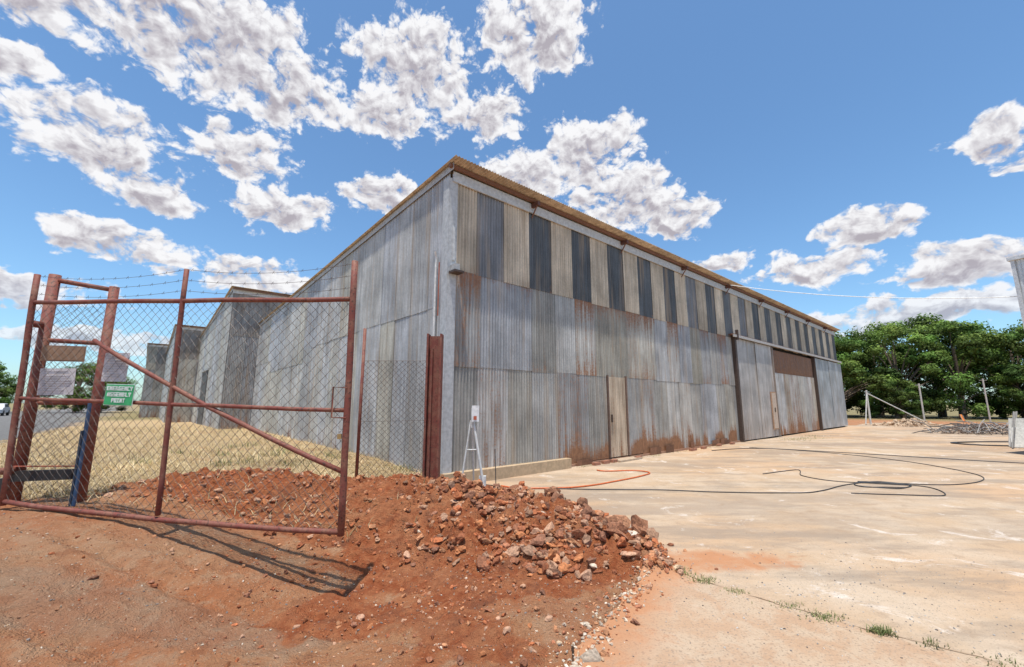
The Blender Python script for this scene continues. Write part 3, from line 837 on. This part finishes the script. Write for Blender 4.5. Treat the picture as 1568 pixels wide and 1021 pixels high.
mb.tube([(x, y, 0), (x, y, 2.4)], .06, 8, (.6, .59, .55, 0)); mb.tube([(x, y, 2.2), (x+3.6, y-.6, .05)], .035, 8, (.6, .59, .55, 0)); mb.tube([(x, y, 2.2), (x-.6, y-.3, .05)], .035, 8, (.6, .59, .55, 0))
mb.obj('braced_end_post', [COLM])

def car(x, y, ang):
    e = empty('parked_car'); mb = MB(); rot = Matrix.Rotation(ang, 3, 'Z'); o = Vector((x, y, 0))
    prof = [(-2.2, .35), (-2.25, .75), (-1.9, .95), (-1.35, 1.0), (-.75, 1.42), (.75, 1.46), (1.45, 1.02), (2.15, .85), (2.25, .4)]
    L_ = [o+rot @ Vector((a, -.86+(.14 if b_ > 1.1 else 0), b_)) for a, b_ in prof]; R_ = [o+rot @ Vector((a, .86-(.14 if b_ > 1.1 else 0), b_)) for a, b_ in prof]
    n = len(prof); fs = [tuple(range(n)), tuple(range(2*n-1, n-1, -1))]+[(i, (i+1) % n, n+(i+1) % n, n+i) for i in range(n)]
    mb.add(L_+R_, fs, (.55, .55, .56, 0))
    for sgn in (-1, 1):
        mb.add([o+rot @ Vector((a, sgn*.875-(.10*sgn if b_ > 1.1 else 0), b_)) for a, b_ in [(-1.15, 1.03), (-.68, 1.34), (.68, 1.38), (1.2, 1.05)]], [(0, 1, 2, 3)], (.03, .035, .04, 0))
        for xx in (-1.4, 1.4): mb.tube([o+rot @ Vector((xx, sgn*.70, .33)), o+rot @ Vector((xx, sgn*.9, .33))], .33, 16, (.03, .03, .03, 0))
    mb.obj('body', [COLM], e)
car(-62, 51, 2.3)

# ------------------------------------------------------------ trees
BARK = simple('bark', (.16, .12, .09), .9, 0, .4, 6, .5)
def treemesh(name, seed, H=10, R=4.8, nl=22000, low=.05):
    rd = random.Random(seed); mb = MB()
    mb.tube([(0, 0, -.3), (.1, .05, H*.2), (.0, .15, H*.45), (.2, .1, H*.7)], .32, 8, (1, 1, 1, 0), 1, r2=.08)
    cl = []
    for i in range(64):
        a_ = rd.uniform(0, 6.283); hh = rd.random()**.9; z = H*(low+(1-low-.10)*hh)
        rr = R*math.sqrt(max(.04, 1-((hh-.36)/.68)**2))*rd.uniform(.5, 1.05)**.6*.92
        c_ = Vector((rr*math.cos(a_), rr*math.sin(a_), z)); cl.append((c_, rd.uniform(.5, 1.25)*R/5, rd.uniform(.5, 1.5)))
        if i % 3 == 0: mb.tube([(0, .1, z*.45), c_*.5+Vector((0, 0, z*.3)), c_], .09, 5, (1, 1, 1, 0), 1, r2=.02)
    per = nl//len(cl)
    for c_, r_, g_ in cl:
        yl = rd.uniform(.85, 1.2)
        for k in range(per):
            d_ = Vector((rd.gauss(0, 1), rd.gauss(0, 1), rd.gauss(0, 1))).normalized(); q = c_+Vector((d_.x, d_.y, d_.z*.72))*r_*rd.random()**.4*(1+.4*noise.noise(d_*2+c_))
            if q.z < .1: continue
            s_ = rd.uniform(.08, .165)
            n_ = (d_+Vector((rd.gauss(0, .45), rd.gauss(0, .45), rd.gauss(0, .45)+.4))).normalized(); x_ = n_.orthogonal().normalized(); x_.rotate(Matrix.Rotation(rd.uniform(0, 6.28), 3, n_)); y_ = n_.cross(x_)
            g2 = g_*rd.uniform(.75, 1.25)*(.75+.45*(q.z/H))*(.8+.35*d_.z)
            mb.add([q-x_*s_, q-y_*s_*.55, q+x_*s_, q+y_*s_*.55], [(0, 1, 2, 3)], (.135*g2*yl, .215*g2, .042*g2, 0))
    o = mb.obj(name, [LEAF, BARK]); return o
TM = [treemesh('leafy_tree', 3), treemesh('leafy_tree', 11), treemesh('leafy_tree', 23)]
places = [(35.0, 45.5, 1.06), (40.5, 44.0, .98), (45.0, 42.5, 1.06), (49.5, 41.0, 1.02), (53, 39, 1.14), (37, 51, 1.18), (47.5, 47, 1.22), (57, 37, 1.12), (42.5, 49, 1.10), (61, 34, 1.08), (32.5, 51, .98),
          (38, 42.0, .48), (47.3, 38.5, .5), (51.5, 36.0, .42), (57, 33, .6),
          (-76, 60, .85), (-84, 66, .95), (-70, 68, .9), (-92, 60, .9), (-64, 66, .8), (-99, 74, 1.0), (-60, 74, .8)]
for i, (x, y, k) in enumerate(places):
    if i < 3: ob = TM[i]
    else: ob = bpy.data.objects.new('leafy_tree', TM[i % 3].data); COL.objects.link(ob)
    ob.location = (x, y, 0); ob.scale = (k*random.uniform(.9, 1.08), k, k*random.uniform(.88, 1.02)); ob.rotation_euler = (0, 0, random.uniform(0, 6.28))

# ------------------------------------------------------------ sky, sun, camera
EL = math.radians(78); sh = Vector((-.187, -.983)).normalized()   # horizontal direction towards the sun
to_sun = Vector((sh.x*math.cos(EL), sh.y*math.cos(EL), math.sin(EL)))
L = bpy.data.lights.new('sun', 'SUN'); L.energy = 5.0; L.angle = math.radians(.5); L.color = (1, .95, .86)
lo = bpy.data.objects.new('sun', L); COL.objects.link(lo); lo.rotation_euler = to_sun.to_track_quat('Z', 'Y').to_euler()
w = bpy.data.worlds.new('World'); sc.world = w; w.use_nodes = True
t = NT(w.node_tree); t.n.clear()
out = t.n.new('ShaderNodeOutputWorld')
sky = t.n.new('ShaderNodeTexSky'); sky.sky_type = 'NISHITA'; sky.sun_disc = False; sky.sun_elevation = EL
sky.sun_rotation = math.atan2(sh.x, sh.y); sky.air_density = 1.0; sky.dust_density = .8; sky.ozone_density = 1.5
skc = t.vm('MULTIPLY', sky.outputs[0], (.92, 1.20, 1.34))
bg = t.n.new('ShaderNodeBackground'); t.l.new(skc, bg.inputs[0]); bg.inputs[1].default_value = .14
dirv = t.vm('NORMALIZE', t.n.new('ShaderNodeTexCoord').outputs['Generated'])
d3 = t.sep(dirv)
az = t.math('MULTIPLY', t.math('ARCTAN2', d3[0], d3[1]), 57.29578)
el = t.math('MULTIPLY', t.math('ARCSINE', d3[2]), 57.29578)
P0 = t.comb(az, el, 0.0)
blobs = [(-40.9, 38, 18, 8), (-54, 36, 10, 6), (-31.9, 35.5, 11, 5.5), (-14.3, 41.2, 13, 6.5), (3.7, 45, 13, 6), (-17.7, 35.6, 9, 4.2), (-4.4, 37, 9, 4),
         (-47.4, 24.6, 8.5, 5), (-43, 21.6, 5.5, 3), (-55, 28, 5, 3.2), (-35.2, 27.3, 7.5, 4.4), (-29.8, 22.9, 8, 3.4), (-44.8, 16.1, 8, 2.6), (-33.9, 14.8, 8.5, 2.8),
         (-17.2, 27.0, 7.5, 4.0), (11.2, 32, 9.5, 6.4), (1.5, 29.5, 9, 5.0), (16.4, 26.2, 10, 5.2), (23, 23.2, 6, 3.4), (42.4, 18.2, 6, 3.0), (52.5, 23, 4.4, 2.5), (54, 20.3, 3, 1.6),
         (28, 17.1, 4.5, 1.9), (36.5, 14.6, 7.5, 2.4), (48.5, 12.9, 8, 2.7), (44.6, 9, 15, 2.1), (-51, 9.8, 8, 1.5), (-46, 6.2, 12, 1.2), (22, 11, 9, 1.8),
         (-95, 30, 25, 10), (95, 28, 22, 9), (150, 40, 25, 12), (-150, 30, 25, 12)]
def blobfield(P):
    acc = None
    for (a0, e0, ra, re) in blobs:
        q = t.vm('LENGTH', t.vm('MULTIPLY', t.vm('SUBTRACT', P, (a0, e0, 0)), (1/ra, 1/re, 0)))
        bb = t.math('SUBTRACT', 1.0, q)
        acc = bb if acc is None else t.math('SMOOTH_MAX', acc, bb, .12)
    return acc
wn = t.noise(t.mapv(P0, (.1, .14, 1)), 2.0, 3, .5, dim='2D', color=True)
wv = t.vm('MULTIPLY', t.vm('SUBTRACT', wn, (.5, .5, .5)), (8, 4.0, 0))
def parts_of(P):
    """returns blob field, broad noise, full-detail noise, billow term at direction P"""
    Q = t.mapv(P, (.1, .14, 1))
    f = blobfield(t.vm('ADD', P, wv))
    nb = t.noise(Q, 2.6, 2, .5, .15, dim='2D')
    nf = t.noise(Q, 2.6, 9, .60, .15, dim='2D')
    v = t.n.new('ShaderNodeTexVoronoi'); v.voronoi_dimensions = '2D'; v.feature = 'F1'; v.inputs['Scale'].default_value = 5.5
    v.inputs['Detail'].default_value = 3; v.inputs['Roughness'].default_value = .6
    t.l.new(t.vm('ADD', Q, t.scale(wn, .30)), v.inputs['Vector'])
    return f, nb, nf, v.outputs['Distance']
fA, nbA, nfA, vA = parts_of(P0)
fB, nbB, nfB, vB = parts_of(t.vm('ADD', P0, (.25, .75, 0)))
def tot(f, n_, v_, kn, kv):
    d_ = t.math('ADD', t.math('MINIMUM', t.math('MULTIPLY', f, 2.4), 1.1), t.math('MULTIPLY', t.math('SUBTRACT', n_, .5), kn))
    return t.math('ADD', d_, t.math('MULTIPLY', t.math('SUBTRACT', .42, v_), kv))
d0 = tot(fA, nfA, vA, 2.1, .55)
mask = t.ss(d0, .20, .72)
# broad underside shading (cloud body above the point) and fine billow relief
sl = t.math('ADD', t.math('MULTIPLY', t.math('SUBTRACT', fB, fA), 2.6), t.math('MULTIPLY', t.math('SUBTRACT', nbB, nbA), 2.2))
under = t.ss(sl, -.45, .60)
inner = t.ss(d0, .45, 1.35)
rel = t.math('ADD', t.math('MULTIPLY', t.math('SUBTRACT', nfB, nfA), 1.9), t.math('MULTIPLY', t.math('SUBTRACT', vA, vB), .75))
shade = t.math('MULTIPLY', under, t.math('ADD', t.math('MULTIPLY', inner, .55), .22))
shade = t.math('ADD', shade, t.math('MULTIPLY', t.ss(fA, .25, .85), .50))
shade = t.math('ADD', shade, t.math('MULTIPLY', rel, .75), clamp=True)
ccol = t.mix(shade, (.95, .95, .97), (.46, .43, .48))
lowf = t.ss(el, 2, 14, .65, 1)
mask = t.math('MULTIPLY', mask, t.math('MULTIPLY', lowf, t.ss(el, -1, 3)))
bg2 = t.n.new('ShaderNodeBackground'); t.l.new(ccol, bg2.inputs[0]); bg2.inputs[1].default_value = 1.0
mx = t.n.new('ShaderNodeMixShader'); t.l.new(mask, mx.inputs[0]); t.l.new(bg.outputs[0], mx.inputs[1]); t.l.new(bg2.outputs[0], mx.inputs[2]); t.l.new(mx.outputs[0], out.inputs[0])

cd = bpy.data.cameras.new('camera'); cd.sensor_width = 36; cd.lens = 36*640/1568; cd.clip_end = 12000; cd.clip_start = .05
co = bpy.data.objects.new('camera', cd); COL.objects.link(co); co.location = (0, 0, 1.5); co.rotation_euler = (math.radians(90+9.45), 0, 0)
sc.camera = co
